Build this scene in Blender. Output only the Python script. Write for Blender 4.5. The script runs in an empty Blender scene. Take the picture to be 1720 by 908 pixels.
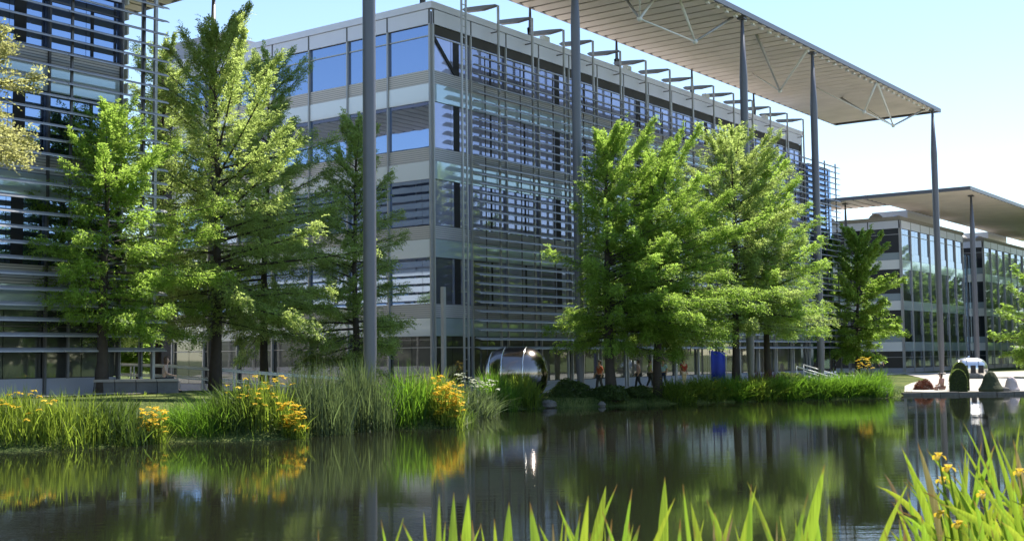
import bpy, bmesh, math, random
import numpy as np
from mathutils import Vector, Matrix
sc = bpy.context.scene
COL = sc.collection
R = math.radians

# ------------------------------------------------------------------ camera, sky, sun, exposure
cam = bpy.data.cameras.new('camera'); cam_o = bpy.data.objects.new('camera', cam); COL.objects.link(cam_o)
sc.camera = cam_o
PITCH, ROLL = 0.0705794, -0.011588
fw = Vector((0, math.cos(PITCH), math.sin(PITCH))); rt = Vector((1, 0, 0)); up = rt.cross(fw)
r2 = rt*math.cos(ROLL)+up*math.sin(ROLL); u2 = up*math.cos(ROLL)-rt*math.sin(ROLL)
m3 = Matrix((r2, u2, -fw)).transposed()
cam_o.matrix_world = Matrix.Translation((0, 0, 2.5)) @ m3.to_4x4()
cam.sensor_width = 36; cam.lens = 36*2052.88/1720; cam.clip_start = .05; cam.clip_end = 6000
cam.dof.use_dof = True; cam.dof.focus_distance = 55; cam.dof.aperture_fstop = 7

SUN_AZ, SUN_EL = R(46), R(61)
world = bpy.data.worlds.new('World'); sc.world = world; world.use_nodes = True
wn = world.node_tree
sky = wn.nodes.new('ShaderNodeTexSky'); sky.sky_type = 'NISHITA'; sky.sun_disc = False
sky.sun_elevation = SUN_EL; sky.sun_rotation = SUN_AZ; sky.air_density = 1.0; sky.dust_density = .08; sky.ozone_density = 1.7
wn.links.new(sky.outputs[0], wn.nodes['Background'].inputs[0]); wn.nodes['Background'].inputs[1].default_value = 0.104
sl = bpy.data.lights.new('sun', 'SUN'); sl.energy = 4.3; sl.angle = R(.5); sl.color = (1, .95, .87)
so = bpy.data.objects.new('sun', sl); COL.objects.link(so)
sdir = Vector((math.sin(SUN_AZ)*math.cos(SUN_EL), math.cos(SUN_AZ)*math.cos(SUN_EL), math.sin(SUN_EL)))
so.rotation_euler = (-sdir).to_track_quat('-Z', 'Y').to_euler()
sc.view_settings.view_transform = 'Standard'; sc.view_settings.look = 'None'
sc.view_settings.gamma = 1; sc.view_settings.use_curve_mapping = False
sc.view_settings.exposure = 1.28

# ------------------------------------------------------------------ materials
def nmat(name):
    m = bpy.data.materials.new(name); m.use_nodes = True
    return m, m.node_tree.nodes, m.node_tree.links, m.node_tree.nodes['Principled BSDF']
def rgb(c): return (c[0], c[1], c[2], 1)
def mat(name, col, rough=.6, metal=0., var=.12, scale=3., bump=0., spec=.5, ior=1.5):
    """plain surface with large and fine mottling so that nothing is one flat colour"""
    m, n, l, p = nmat(name)
    tc = n.new('ShaderNodeNewGeometry'); nz = n.new('ShaderNodeTexNoise'); nz.inputs['Scale'].default_value = scale
    nz.inputs['Detail'].default_value = 6
    l.new(tc.outputs['Position'], nz.inputs['Vector'])
    mx = n.new('ShaderNodeMix'); mx.data_type = 'RGBA'
    mx.inputs[6].default_value = rgb([c*(1-var) for c in col]); mx.inputs[7].default_value = rgb([min(1, c*(1+var)) for c in col])
    l.new(nz.outputs[0], mx.inputs[0]); l.new(mx.outputs[2], p.inputs['Base Color'])
    p.inputs['Roughness'].default_value = rough; p.inputs['Metallic'].default_value = metal
    p.inputs['Specular IOR Level'].default_value = spec; p.inputs['IOR'].default_value = ior
    if bump:
        b = n.new('ShaderNodeBump'); b.inputs['Strength'].default_value = bump; b.inputs['Distance'].default_value = .02
        l.new(nz.outputs[0], b.inputs['Height']); l.new(b.outputs[0], p.inputs['Normal'])
    return m
def glass(name, base, refl, tint, rough=.02, var=.5, blinds=False):
    """coated office glazing: dark body seen through, mirror coat on top, each pane a little different"""
    m, n, l, p = nmat(name)
    out = n['Material Output']
    oi = n.new('ShaderNodeObjectInfo')
    mx = n.new('ShaderNodeMix'); mx.data_type = 'RGBA'
    mx.inputs[6].default_value = rgb([c*(1-var) for c in base]); mx.inputs[7].default_value = rgb([c*(1+var) for c in base])
    l.new(oi.outputs['Random'], mx.inputs[0]); l.new(mx.outputs[2], p.inputs['Base Color'])
    if blinds:      # some rooms have pale blinds down, some stand dark
        cr = n.new('ShaderNodeValToRGB'); cr.color_ramp.interpolation = 'CONSTANT'; e = cr.color_ramp.elements
        e[0].color = rgb([c*.35 for c in base]); e[1].position = .22; e[1].color = rgb(base)
        for ps, k in ((.5, 1.35), (.72, .8), (.86, 1.9)): q = e.new(ps); q.color = rgb([min(1, c*k) for c in base])
        l.new(oi.outputs['Random'], cr.inputs[0]); l.new(cr.outputs[0], p.inputs['Base Color'])
    p.inputs['Roughness'].default_value = .3
    g = n.new('ShaderNodeBsdfGlossy'); g.inputs['Color'].default_value = rgb(tint); g.inputs['Roughness'].default_value = rough
    lw = n.new('ShaderNodeFresnel'); lw.inputs['IOR'].default_value = 1.5
    ad = n.new('ShaderNodeMath'); ad.operation = 'MULTIPLY_ADD'; ad.inputs[1].default_value = 1-refl; ad.inputs[2].default_value = refl
    ad.use_clamp = True
    geo = n.new('ShaderNodeNewGeometry'); nz = n.new('ShaderNodeTexNoise'); nz.inputs['Scale'].default_value = .7; nz.inputs['Detail'].default_value = 1
    l.new(geo.outputs['Position'], nz.inputs['Vector'])
    b = n.new('ShaderNodeBump'); b.inputs['Strength'].default_value = .03; b.inputs['Distance'].default_value = .05
    l.new(nz.outputs[0], b.inputs['Height']); l.new(b.outputs[0], g.inputs['Normal'])
    l.new(lw.outputs[0], ad.inputs[0])
    ms = n.new('ShaderNodeMixShader'); l.new(ad.outputs[0], ms.inputs[0]); l.new(p.outputs[0], ms.inputs[1]); l.new(g.outputs[0], ms.inputs[2])
    l.new(ms.outputs[0], out.inputs[0])
    return m
def leafmat(name, c0, c1, trans, tfac=.45, rough=.5, spec=.3):
    """leaves: each island its own shade between c0 and c1, light shines through"""
    m, n, l, p = nmat(name); out = n['Material Output']
    g = n.new('ShaderNodeNewGeometry')
    mx = n.new('ShaderNodeMix'); mx.data_type = 'RGBA'; mx.inputs[6].default_value = rgb(c0); mx.inputs[7].default_value = rgb(c1)
    l.new(g.outputs['Random Per Island'], mx.inputs[0]); l.new(mx.outputs[2], p.inputs['Base Color'])
    p.inputs['Roughness'].default_value = rough; p.inputs['Specular IOR Level'].default_value = spec
    t = n.new('ShaderNodeBsdfTranslucent')
    mt = n.new('ShaderNodeMix'); mt.data_type = 'RGBA'; mt.inputs[6].default_value = rgb([c*.6 for c in trans]); mt.inputs[7].default_value = rgb([c*1.3 for c in trans])
    l.new(g.outputs['Random Per Island'], mt.inputs[0]); l.new(mt.outputs[2], t.inputs['Color'])
    ms = n.new('ShaderNodeMixShader'); ms.inputs[0].default_value = tfac
    l.new(p.outputs[0], ms.inputs[1]); l.new(t.outputs[0], ms.inputs[2]); l.new(ms.outputs[0], out.inputs[0])
    return m
def stripes(name, col, dark, scale, rough=.5):
    """ventilation panel: fine horizontal blades as relief"""
    m, n, l, p = nmat(name)
    g = n.new('ShaderNodeNewGeometry'); sp = n.new('ShaderNodeSeparateXYZ'); l.new(g.outputs['Position'], sp.inputs[0])
    mu = n.new('ShaderNodeMath'); mu.operation = 'MULTIPLY'; mu.inputs[1].default_value = scale; l.new(sp.outputs[2], mu.inputs[0])
    fr = n.new('ShaderNodeMath'); fr.operation = 'FRACT'; l.new(mu.outputs[0], fr.inputs[0])
    st = n.new('ShaderNodeMath'); st.operation = 'GREATER_THAN'; st.inputs[1].default_value = .68; l.new(fr.outputs[0], st.inputs[0])
    mx = n.new('ShaderNodeMix'); mx.data_type = 'RGBA'; mx.inputs[6].default_value = rgb(col); mx.inputs[7].default_value = rgb(dark)
    l.new(st.outputs[0], mx.inputs[0]); l.new(mx.outputs[2], p.inputs['Base Color'])
    p.inputs['Roughness'].default_value = rough
    b = n.new('ShaderNodeBump'); b.inputs['Strength'].default_value = .5; b.inputs['Distance'].default_value = .02
    l.new(fr.outputs[0], b.inputs['Height']); l.new(b.outputs[0], p.inputs['Normal'])
    return m

M = {}
M['glass_sky'] = glass('glazing_lake_side', (.21, .22, .33), .20, (.62, .66, .95), blinds=True)
M['glass_blue'] = glass('glazing_gable', (.010, .018, .05), .62, (.38, .50, .76))  # blue put into the tint to deepen the pale mirrored sky
M['glass_dark'] = glass('glazing_ground_floor', (.016, .02, .022), .10, (.85, .92, .95))
M['glass_far'] = glass('glazing_far_block', (.03, .036, .05), .24, (.66, .76, 1.0), blinds=True)
M['spandrel'] = glass('back_painted_white_glass', (.84, .83, .81), .06, (.9, .95, 1), rough=.06, var=.06)
M['spandrel_b'] = glass('back_painted_blue_white_glass', (.38, .45, .49), .16, (.8, .95, 1), rough=.05, var=.12)
M['louvre'] = stripes('grey_vent_louvre', (.52, .50, .52), (.20, .20, .22), 9)
M['louvre_w'] = stripes('warm_vent_louvre', (.68, .62, .58), (.36, .32, .30), 9)
M['fascia'] = mat('light_grey_fascia', (.70, .70, .80), .45, .0, .06, .8)
M['alu'] = mat('pale_aluminium', (.42, .41, .41), .42, .35, .1, 2)
M['alu_dark'] = mat('grey_brown_aluminium', (.10, .095, .10), .40, .3, .25, 2)
M['alu_mid'] = mat('mid_grey_aluminium', (.2, .2, .21), .45, .2, .15, 2)
M['slat'] = mat('grey_sunshade_slat', (.36, .35, .36), .42, .2, .25, 1.5)
M['slat_warm'] = mat('beige_sunshade_slat', (.78, .73, .62), .5, .0, .1, 1.5)
M['mast'] = mat('grey_mast_paint', (.145, .145, .165), .42, .1, .10, .6)
M['dark'] = mat('dark_interior', (.018, .018, .022), .7, 0, .3, 1)
M['brown'] = mat('shadow_gap_brown', (.05, .042, .035), .7, 0, .3, 1)
M['canopy'] = mat('pale_canopy_slat', (.80, .73, .66), .5, .0, .2, .5)
M['deck'] = mat('canopy_deck', (.16, .14, .12), .6, 0, .1, 1)
M['white'] = mat('white_paint', (.78, .77, .74), .4, 0, .05, 2)
M['plinth'] = mat('lavender_grey_plinth', (.34, .34, .40), .5, 0, .08, 1.2)
M['stone'] = mat('pale_stone', (.32, .285, .25), .8, 0, .22, 3, .4)
M['paving'] = mat('beige_paving', (.37, .335, .29), .85, 0, .16, 1.6, .2)
M['bark'] = mat('dark_bark', (.055, .043, .034), .9, 0, .4, 6, .8)
M['bark_pale'] = mat('grey_bark', (.12, .10, .085), .9, 0, .4, 6, .8)
M['steel'] = mat('polished_steel', (.30, .26, .24), .17, 1., .12, 1.5)
M['hoop'] = mat('bright_steel_hoop', (.8, .79, .78), .22, .9, .05, 2)
M['rock'] = mat('weathered_rock', (.15, .135, .115), .95, 0, .45, 7, 1.)
M['blue'] = mat('blue_banner_cloth', (.01, .03, .36), .6, 0, .12, 2)
M['skin'] = mat('skin', (.50, .30, .21), .5, 0, .05, 9)
M['concrete'] = mat('dark_wall_stone', (.12, .12, .12), .85, 0, .3, 4, .5)

# ------------------------------------------------------------------ mesh helpers
def prop(o, label=None, cat=None, group=None, kind=None):
    if label: o['label'] = label
    if cat: o['category'] = cat
    if group: o['group'] = group
    if kind: o['kind'] = kind
    return o
def link(name, me, parent=None):
    o = bpy.data.objects.new(name, me); COL.objects.link(o)
    if parent: o.parent = parent
    return o
def empty(name, loc, rz=0, label=None, cat=None, group=None):
    o = bpy.data.objects.new(name, None); COL.objects.link(o)
    o.location = loc; o.rotation_euler = (0, 0, rz); o.empty_display_size = .3
    return prop(o, label, cat, group)
def npmesh(name, v, f, m, smooth=False):
    """mesh from numpy verts (n,3) and faces (k,3|4)"""
    v = np.asarray(v, np.float32); f = np.asarray(f, np.int32)
    me = bpy.data.meshes.new(name); me.vertices.add(len(v)); me.vertices.foreach_set('co', v.ravel())
    k = f.shape[1]
    me.loops.add(f.size); me.loops.foreach_set('vertex_index', f.ravel())
    me.polygons.add(len(f)); me.polygons.foreach_set('loop_start', np.arange(0, f.size, k, dtype=np.int32))
    me.polygons.foreach_set('loop_total', np.full(len(f), k, np.int32))
    if smooth: me.polygons.foreach_set('use_smooth', np.ones(len(f), bool))
    me.update(calc_edges=True); me.validate()
    me.materials.append(M[m] if isinstance(m, str) else m)
    return me
CUBE = {}
def cube(m):
    if m not in CUBE:
        bm = bmesh.new(); bmesh.ops.create_cube(bm, size=1); me = bpy.data.meshes.new('block_'+m); bm.to_mesh(me); bm.free()
        me.materials.append(M[m]); CUBE[m] = me
    return CUBE[m]
def box(name, m, c, size, parent=None, rot=(0, 0, 0)):
    o = link(name, cube(m), parent); o.location = c; o.scale = size; o.rotation_euler = rot
    return o
def bmesh_obj(name, bm, m, parent=None, smooth=False):
    me = bpy.data.meshes.new(name)
    bmesh.ops.recalc_face_normals(bm, faces=bm.faces[:])
    bm.to_mesh(me); bm.free()
    if smooth:
        for p in me.polygons: p.use_smooth = True
    me.materials.append(M[m] if isinstance(m, str) else m)
    return link(name, me, parent)
def tube_bm(pts, rad, n=8, bm=None, cap=True):
    """tube along a polyline with a radius per point"""
    bm = bm or bmesh.new(); rings = []
    pts = [Vector(p) for p in pts]
    for i, p in enumerate(pts):
        d = (pts[min(i+1, len(pts)-1)]-pts[max(i-1, 0)]).normalized()
        a = Vector((0, 0, 1)) if abs(d.z) < .9 else Vector((1, 0, 0))
        x = d.cross(a).normalized(); y = d.cross(x)
        r = rad[i] if hasattr(rad, '__len__') else rad
        rings.append([bm.verts.new(p+x*r*math.cos(2*math.pi*k/n)+y*r*math.sin(2*math.pi*k/n)) for k in range(n)])
    for a, b in zip(rings, rings[1:]):
        for k in range(n): bm.faces.new((a[k], a[(k+1) % n], b[(k+1) % n], b[k]))
    if cap: bm.faces.new(rings[0]); bm.faces.new(rings[-1][::-1])
    return bm
def tube(name, pts, rad, m, parent=None, n=8): return bmesh_obj(name, tube_bm(pts, rad, n), m, parent, True)
def prism(name, poly, y0, y1, m, parent=None):
    """polygon in the x-z plane pushed along y"""
    bm = bmesh.new()
    a = [bm.verts.new((p[0], y0, p[1])) for p in poly]; b = [bm.verts.new((p[0], y1, p[1])) for p in poly]
    bm.faces.new(a); bm.faces.new(b[::-1])
    for i in range(len(poly)): bm.faces.new((a[i], b[i], b[(i+1) % len(poly)], a[(i+1) % len(poly)]))
    return bmesh_obj(name, bm, m, parent)

# the office park grid: x = along the lake fronts (s), y = away from the lake (-m)
GRID = Vector((-4.206, 64.8, 0)); GROT = math.atan2(.80622, .59161)
gc, gs = math.cos(GROT), math.sin(GROT)
def W(s, m, z=0): return Vector((GRID.x+s*gc+m*gs, GRID.y+s*gs-m*gc, z))
def sm(p): d = Vector((p[0], p[1], 0))-GRID; return d.x*gc+d.y*gs, d.x*gs-d.y*gc

# ------------------------------------------------------------------ ground and water
LAKE = [(-40, 28), (-22, 32.5), (-14.5, 34.8), (-11.8, 36.2), (-10.7, 38.2), (-7.3, 38.6), (-5.6, 42.2), (-4.4, 43.8), (-2.2, 44), (-1.6, 48),
        (-1.7, 55), (-.4, 58.6), (1.6, 60), (4.2, 60.9), (7.3, 63), (14.1, 66), (20.2, 67.4), (21.6, 69.6), (22.6, 71.6), (28, 71.2), (36, 71.6), (60, 73),
        (78, 60), (72, 22), (40, 9.5), (8, 8.2), (-8, 8.2), (-22, 10), (-38, 15)]
LK = np.array(LAKE, float)
def lake_sd(P):
    """signed distance to the shore line, negative in the lake"""
    P = np.asarray(P, float); a = LK; b = np.roll(LK, -1, 0)
    d2 = np.full(len(P), 1e18); ins = np.zeros(len(P), bool)
    for p, q in zip(a, b):
        e = q-p; t = np.clip(((P-p)@e)/(e@e), 0, 1); d = P-(p+t[:, None]*e); d2 = np.minimum(d2, (d**2).sum(1))
        c = (p[1] > P[:, 1]) != (q[1] > P[:, 1])
        with np.errstate(divide='ignore', invalid='ignore'): xi = (q[0]-p[0])*(P[:, 1]-p[1])/(q[1]-p[1])+p[0]
        ins ^= c & (P[:, 0] < xi)
    return np.where(ins, -1, 1)*np.sqrt(d2)
def sstep(a, b, x): t = np.clip((x-a)/(b-a), 0, 1); return t*t*(3-2*t)
def ground_h(P):
    P = np.asarray(P, float); sd = lake_sd(P)
    s = (P[:, 0]-GRID.x)*gc+(P[:, 1]-GRID.y)*gs; m = (P[:, 0]-GRID.x)*gs-(P[:, 1]-GRID.y)*gc
    land = .45+.83*sstep(-11, -17, s)*sstep(9.5, 4.5, m)
    land = land-.33*sstep(21, 23.5, P[:, 0])*sstep(14, 3, sd)
    near = sstep(20, 12, P[:, 1])*sstep(70, 40, np.abs(P[:, 0]))
    land = land+near*.65
    z = np.where(sd > 0, land*sstep(-.15, .9, sd), 0)+np.where(sd <= 0, -1.0*sstep(0.0, 1.6, -sd), 0)
    fine = .02*np.sin(P[:, 0]*1.7)*np.cos(P[:, 1]*1.3)
    return z+np.where(sd > 1.5, fine, 0)
def gh(x, y): return float(ground_h([(x, y)])[0])
xs = np.concatenate([[-2500, -1000, -400, -200, -120, -80, -60, -50], np.arange(-42, 46, .6), [48, 52, 58, 64, 72, 80, 95, 120, 200, 400, 1000, 2500]])
ys = np.concatenate([[-1500, -500, -200, -80, -40, -20, -10, -5], np.arange(0, 20, 1.), np.arange(20, 84, .6), [86, 90, 95, 100, 110, 120, 135, 150, 180, 250, 400, 800, 1500, 3500]])
GX, GY = np.meshgrid(xs, ys); PP = np.stack([GX.ravel(), GY.ravel()], 1); Z = ground_h(PP)
nx, ny = len(xs), len(ys); ii = (np.arange(ny-1)[:, None]*nx+np.arange(nx-1)[None]).ravel()
def lawn_mat():
    m, n, l, p = nmat('lawn')
    g = n.new('ShaderNodeNewGeometry'); a = n.new('ShaderNodeTexNoise'); a.inputs['Scale'].default_value = .35; a.inputs['Detail'].default_value = 8
    b = n.new('ShaderNodeTexNoise'); b.inputs['Scale'].default_value = 14; b.inputs['Detail'].default_value = 5
    l.new(g.outputs['Position'], a.inputs['Vector']); l.new(g.outputs['Position'], b.inputs['Vector'])
    ad = n.new('ShaderNodeMath'); ad.operation = 'ADD'; l.new(a.outputs[0], ad.inputs[0]); l.new(b.outputs[0], ad.inputs[1])
    cr = n.new('ShaderNodeValToRGB'); e = cr.color_ramp.elements
    e[0].position = .7; e[0].color = (.035, .055, .015, 1); e[1].position = 1.3; e[1].color = (.17, .19, .055, 1)
    mu = n.new('ShaderNodeMath'); mu.operation = 'MULTIPLY'; mu.inputs[1].default_value = .8
    l.new(ad.outputs[0], mu.inputs[0]); l.new(mu.outputs[0], cr.inputs[0]); l.new(cr.outputs[0], p.inputs['Base Color'])
    p.inputs['Roughness'].default_value = .95; p.inputs['Specular IOR Level'].default_value = .1
    bp = n.new('ShaderNodeBump'); bp.inputs['Distance'].default_value = .05; l.new(b.outputs[0], bp.inputs['Height']); l.new(bp.outputs[0], p.inputs['Normal'])
    return m
M['lawn'] = lawn_mat()
g = link('ground', npmesh('ground', np.column_stack([PP, Z]), np.stack([ii, ii+1, ii+nx+1, ii+nx], 1), 'lawn', True)); prop(g, kind='structure')

def water_mat():
    m, n, l, p = nmat('lake_water')
    p.inputs['Base Color'].default_value = (.012, .013, .008, 1); p.inputs['Roughness'].default_value = .012
    p.inputs['IOR'].default_value = 1.33; p.inputs['Specular IOR Level'].default_value = .75
    g = n.new('ShaderNodeNewGeometry')
    def wave(sx, sy, sc_, det):
        mp = n.new('ShaderNodeMapping'); mp.inputs['Scale'].default_value = (sx, sy, 1); l.new(g.outputs['Position'], mp.inputs[0])
        z = n.new('ShaderNodeTexNoise'); z.inputs['Scale'].default_value = sc_; z.inputs['Detail'].default_value = det; l.new(mp.outputs[0], z.inputs['Vector'])
        return z
    a = wave(.5, 2.2, 1.6, 1); b = wave(1, 3.2, 7, 2); c = wave(.05, .10, 1, 3)
    # breeze patches: ripples are stronger in some parts of the lake
    cr = n.new('ShaderNodeMapRange'); cr.inputs['From Min'].default_value = .42; cr.inputs['From Max'].default_value = .68
    cr.inputs['To Min'].default_value = .25; cr.inputs['To Max'].default_value = 1.6; l.new(c.outputs[0], cr.inputs[0])
    s1 = n.new('ShaderNodeMath'); s1.operation = 'MULTIPLY'; s1.inputs[1].default_value = .35; l.new(b.outputs[0], s1.inputs[0])
    s2 = n.new('ShaderNodeMath'); s2.operation = 'ADD'; l.new(a.outputs[0], s2.inputs[0]); l.new(s1.outputs[0], s2.inputs[1])
    s3 = n.new('ShaderNodeMath'); s3.operation = 'MULTIPLY'; l.new(s2.outputs[0], s3.inputs[0]); l.new(cr.outputs[0], s3.inputs[1])
    bp = n.new('ShaderNodeBump'); bp.inputs['Strength'].default_value = 1; bp.inputs['Distance'].default_value = .0021
    l.new(s3.outputs[0], bp.inputs['Height']); l.new(bp.outputs[0], p.inputs['Normal'])
    return m
M['water'] = water_mat()
g = link('lake_water', npmesh('lake_water', [(-45, 5, 0), (85, 5, 0), (85, 76, 0), (-45, 76, 0)], [(0, 1, 2, 3)], 'water')); prop(g, kind='structure')

def sheet(name, pts, m, dz):
    """paved area draped over the ground"""
    xs_ = [p[0] for p in pts]; bm = bmesh.new(); vs = [bm.verts.new((p[0], p[1], 0)) for p in pts]; bm.faces.new(vs)
    bmesh.ops.triangulate(bm, faces=bm.faces[:])
    for _ in range(4):
        long = [e for e in bm.edges if e.calc_length() > 3]
        if not long: break
        bmesh.ops.subdivide_edges(bm, edges=long, cuts=1); bmesh.ops.triangulate(bm, faces=bm.faces[:])
    hz = ground_h(np.array([v.co[:2] for v in bm.verts]))
    for v, h in zip(bm.verts, hz): v.co.z = h+dz
    o = bmesh_obj(name, bm, m); prop(o, kind='structure'); return o
def gp(*a): return [tuple(W(s, m)[:2]) for s, m in a]
sheet('promenade', gp((-16, -.2), (70, -.2), (70, 3.2), (24, 3.2), (12, 2.6), (2, 2.4), (-8, 2.5), (-16, 3.5)), 'paving', .03)
sheet('courtyard_paving', gp((-19.4, -40), (-.2, -40), (-.2, -.25), (-19.4, -.25)), 'paving', .03)
sheet('plaza', [(23.3, 73.2), (30, 72.6), (60, 74.4), (75, 95), (60, 128), (38, 120), (30.5, 90), (25.5, 80)], 'paving', .034)
sheet('terrace_path', gp((-44, 1.2), (-19.5, 1.2), (-19.5, 3.0), (-44, 3.0)), 'paving', .03)

# ------------------------------------------------------------------ office buildings
BLADE = {}
def blade_mesh(m):
    """sun-shade slat of unit length: thin aerofoil, leading edge down"""
    if m not in BLADE:
        pr = [(-.21, -.07), (-.06, -.02), (.13, .035), (.22, .045), (.13, .10), (-.05, .06), (-.20, -.025)]
        v = [(x, p[0], p[1]) for x in (-.5, .5) for p in pr]; k = len(pr)
        bm = bmesh.new(); vv = [bm.verts.new(c) for c in v]
        for i in range(k): bm.faces.new((vv[i], vv[(i+1) % k], vv[k+(i+1) % k], vv[k+i]))
        bm.faces.new(vv[:k]); bm.faces.new(vv[k:][::-1]); bmesh.ops.recalc_face_normals(bm, faces=bm.faces[:])
        me = bpy.data.meshes.new('slat_'+m); bm.to_mesh(me); bm.free(); me.materials.append(M[m]); BLADE[m] = me
    return BLADE[m]
class Face:
    """one facade plane of a building: u along it, out = away from the building"""
    def __init__(s_, parent, kind, a, b, base):     # kind: 'front' y=base, 'gable' x=base facing -x, 'end' x=base facing +x
        s_.p, s_.k, s_.a, s_.b, s_.base = parent, kind, a, b, base
    def pos(s_, u, out, z):
        if s_.k == 'front': return (u, s_.base-out, z)
        return (s_.base-out, u, z) if s_.k == 'gable' else (s_.base+out, u, z)
    def put(s_, name, m, u0, u1, z0, z1, out, th, parent=None):
        sz = (abs(u1-u0), th, z1-z0) if s_.k == 'front' else (th, abs(u1-u0), z1-z0)
        return box(name, m, s_.pos((u0+u1)/2, out-th/2, (z0+z1)/2), sz, parent or s_.p)
    def bar(s_, name, m, u0, z0, u1, z1, out, w):
        L = math.hypot(u1-u0, z1-z0); a = math.atan2(z1-z0, u1-u0)
        o = box(name, m, s_.pos((u0+u1)/2, out, (z0+z1)/2), (L, .06, w), s_.p)
        o.rotation_euler = (0, -a, 0) if s_.k == 'front' else (a, 0, math.pi/2)
        return o
    def slats(s_, m, u0, u1, zs, out, seg):
        n = max(1, round((u1-u0)/seg)); d = (u1-u0)/n
        for z in zs:
            for i in range(n):
                o = link('slat', blade_mesh(m), s_.p); o.location = s_.pos(u0+d*(i+.5), out, z); o.scale = (d-.03, 1, 1)
                o.rotation_euler = (0, 0, 0) if s_.k == 'front' else ((0, 0, -math.pi/2) if s_.k == 'gable' else (0, 0, math.pi/2))
def storeys(F, u0, u1, bay, nfl, shift, glassm, spm, lom, sub=1, ground=.45, gm='glass_dark', mull='alu', dark_cols=False, rng=None, rail=False):
    n = round((u1-u0)/bay); d = (u1-u0)/n; top = 3.66+4.2*(nfl-1)+shift
    for i in range(n):
        a, b = u0+d*i+.02, u0+d*(i+1)-.02
        for k in range(nfl):
            wb = 3.66+4.2*k+shift
            F.put('spandrel_panel', spm, a, b, wb, wb+.96, .06, .1)
            F.put('louvre_panel', lom, a, b, wb+.98, wb+1.70, .03, .1)
            zt = wb+(4.19 if k < nfl-1 else 3.54)
            for j in range(sub):
                aa = a+(b-a)*j/sub+(.02 if j else 0); bb = a+(b-a)*(j+1)/sub
                F.put('pane', glassm, aa, bb, wb+1.72, zt, -.02, .05)
                if k == nfl-1: F.put('pane', glassm, aa, bb, wb+3.61, wb+4.17, -.02, .05)
            if k == nfl-1: F.put('transom', mull, a, b, wb+3.545, wb+3.605, .03, .1)
            if dark_cols: F.put('column', 'dark', a+d*.56, a+d*.56+(.14 if (i % 3) else .5), wb+1.73, zt, .0, .03)
        z0 = ground
        F.put('plinth_panel', 'plinth' if not rail else 'dark', a, b, z0, z0+.62, .02, .1)
        zg = 3.64+shift
        for j in range(2):
            aa = a+(b-a)*j/2+(.03 if j else 0); bb = a+(b-a)*(j+1)/2
            F.put('pane', gm, aa, bb, z0+.65, zg-.62, -.06, .05)
            F.put('pane', gm, aa, bb, zg-.55, zg, -.06, .05)
        F.put('transom', mull, a, b, zg-.61, zg-.56, .0, .1)
        # fascia: upper rail, panel, shadow gap
        F.put('fascia_panel', 'fascia', a, b, top+4.19, top+4.99, .12, .1)
    for i in range(n+1):
        u = u0+d*i; u = min(max(u, u0+.05), u1-.05)
        F.put('mullion', mull, u-.045, u+.045, ground, top+4.18, .14, .15)
        F.put('fascia_joint', 'alu_dark', u-.05, u+.05, top+4.2, top+5.0, .135, .03)
    return n, d, top
def parapet(parent, x0, x1, y0, y1, top, g=.45, m='fascia'):
    """backing wall, coping and roof slab"""
    box('wall', 'dark', ((x0+x1)/2, (y0+y1)/2, (g+top+4.9)/2), (x1-x0-.24, y1-y0-.24, top+4.9-g), parent)
    t = .32
    for nm, cx, cy, sx, sy in (('coping', (x0+x1)/2, y0-.03, x1-x0+.4, t), ('coping', (x0+x1)/2, y1+.03, x1-x0+.4, t),
                               ('coping', x0-.03, (y0+y1)/2, t, y1-y0-.3), ('coping', x1+.03, (y0+y1)/2, t, y1-y0-.3)):
        box(nm, m, (cx, cy, top+5.2), (sx, sy, .37), parent)
    box('roof', 'stone', ((x0+x1)/2, (y0+y1)/2, top+4.95), (x1-x0-.5, y1-y0-.5, .08), parent)

rng = random.Random(7)
# --- the main block by the lake
main = empty('office_building', W(0, 0, 0), GROT, 'five storey glass office block in the centre with slatted lake front and blue gable windows', 'office building')
SE = 49.5
Fm = Face(main, 'front', 0, SE, 0); n, d, top = storeys(Fm, 0, SE, 3.3, 4, 0, 'glass_sky', 'spandrel_b', 'louvre', 2, .45, 'glass_dark', 'alu', True)
Gm = Face(main, 'gable', 0, 21.5, 0); storeys(Gm, .0, 21.5, 3.07, 4, 0, 'glass_blue', 'spandrel', 'louvre_w', 1, .45, 'glass_dark', 'alu')
parapet(main, 0, SE, 0, 24, top)
box('stair_core', 'plinth', (4.7, 20.6, 11.6), (8.4, 5.4, 23.0), main)
Fm.put('shadow_gap', 'brown', .1, SE-.1, top+3.66, top+4.17, .015, .02)
Fm.bar('brace', 'dark', .1, 19.85, 2.0, 18.0, .02, .2)
Fm.bar('brace', 'dark', 36.4, 19.85, 38.3, 18.0, .02, .2)
Fm.slats('slat', 2.45, 55.2, [3.0+.5*i for i in range(33)], 1.08, 7.5)
box('stair_core', 'glass_blue', (52.3, 2.2, 9.6), (5.0, 5.4, 18.6), main)
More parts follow.
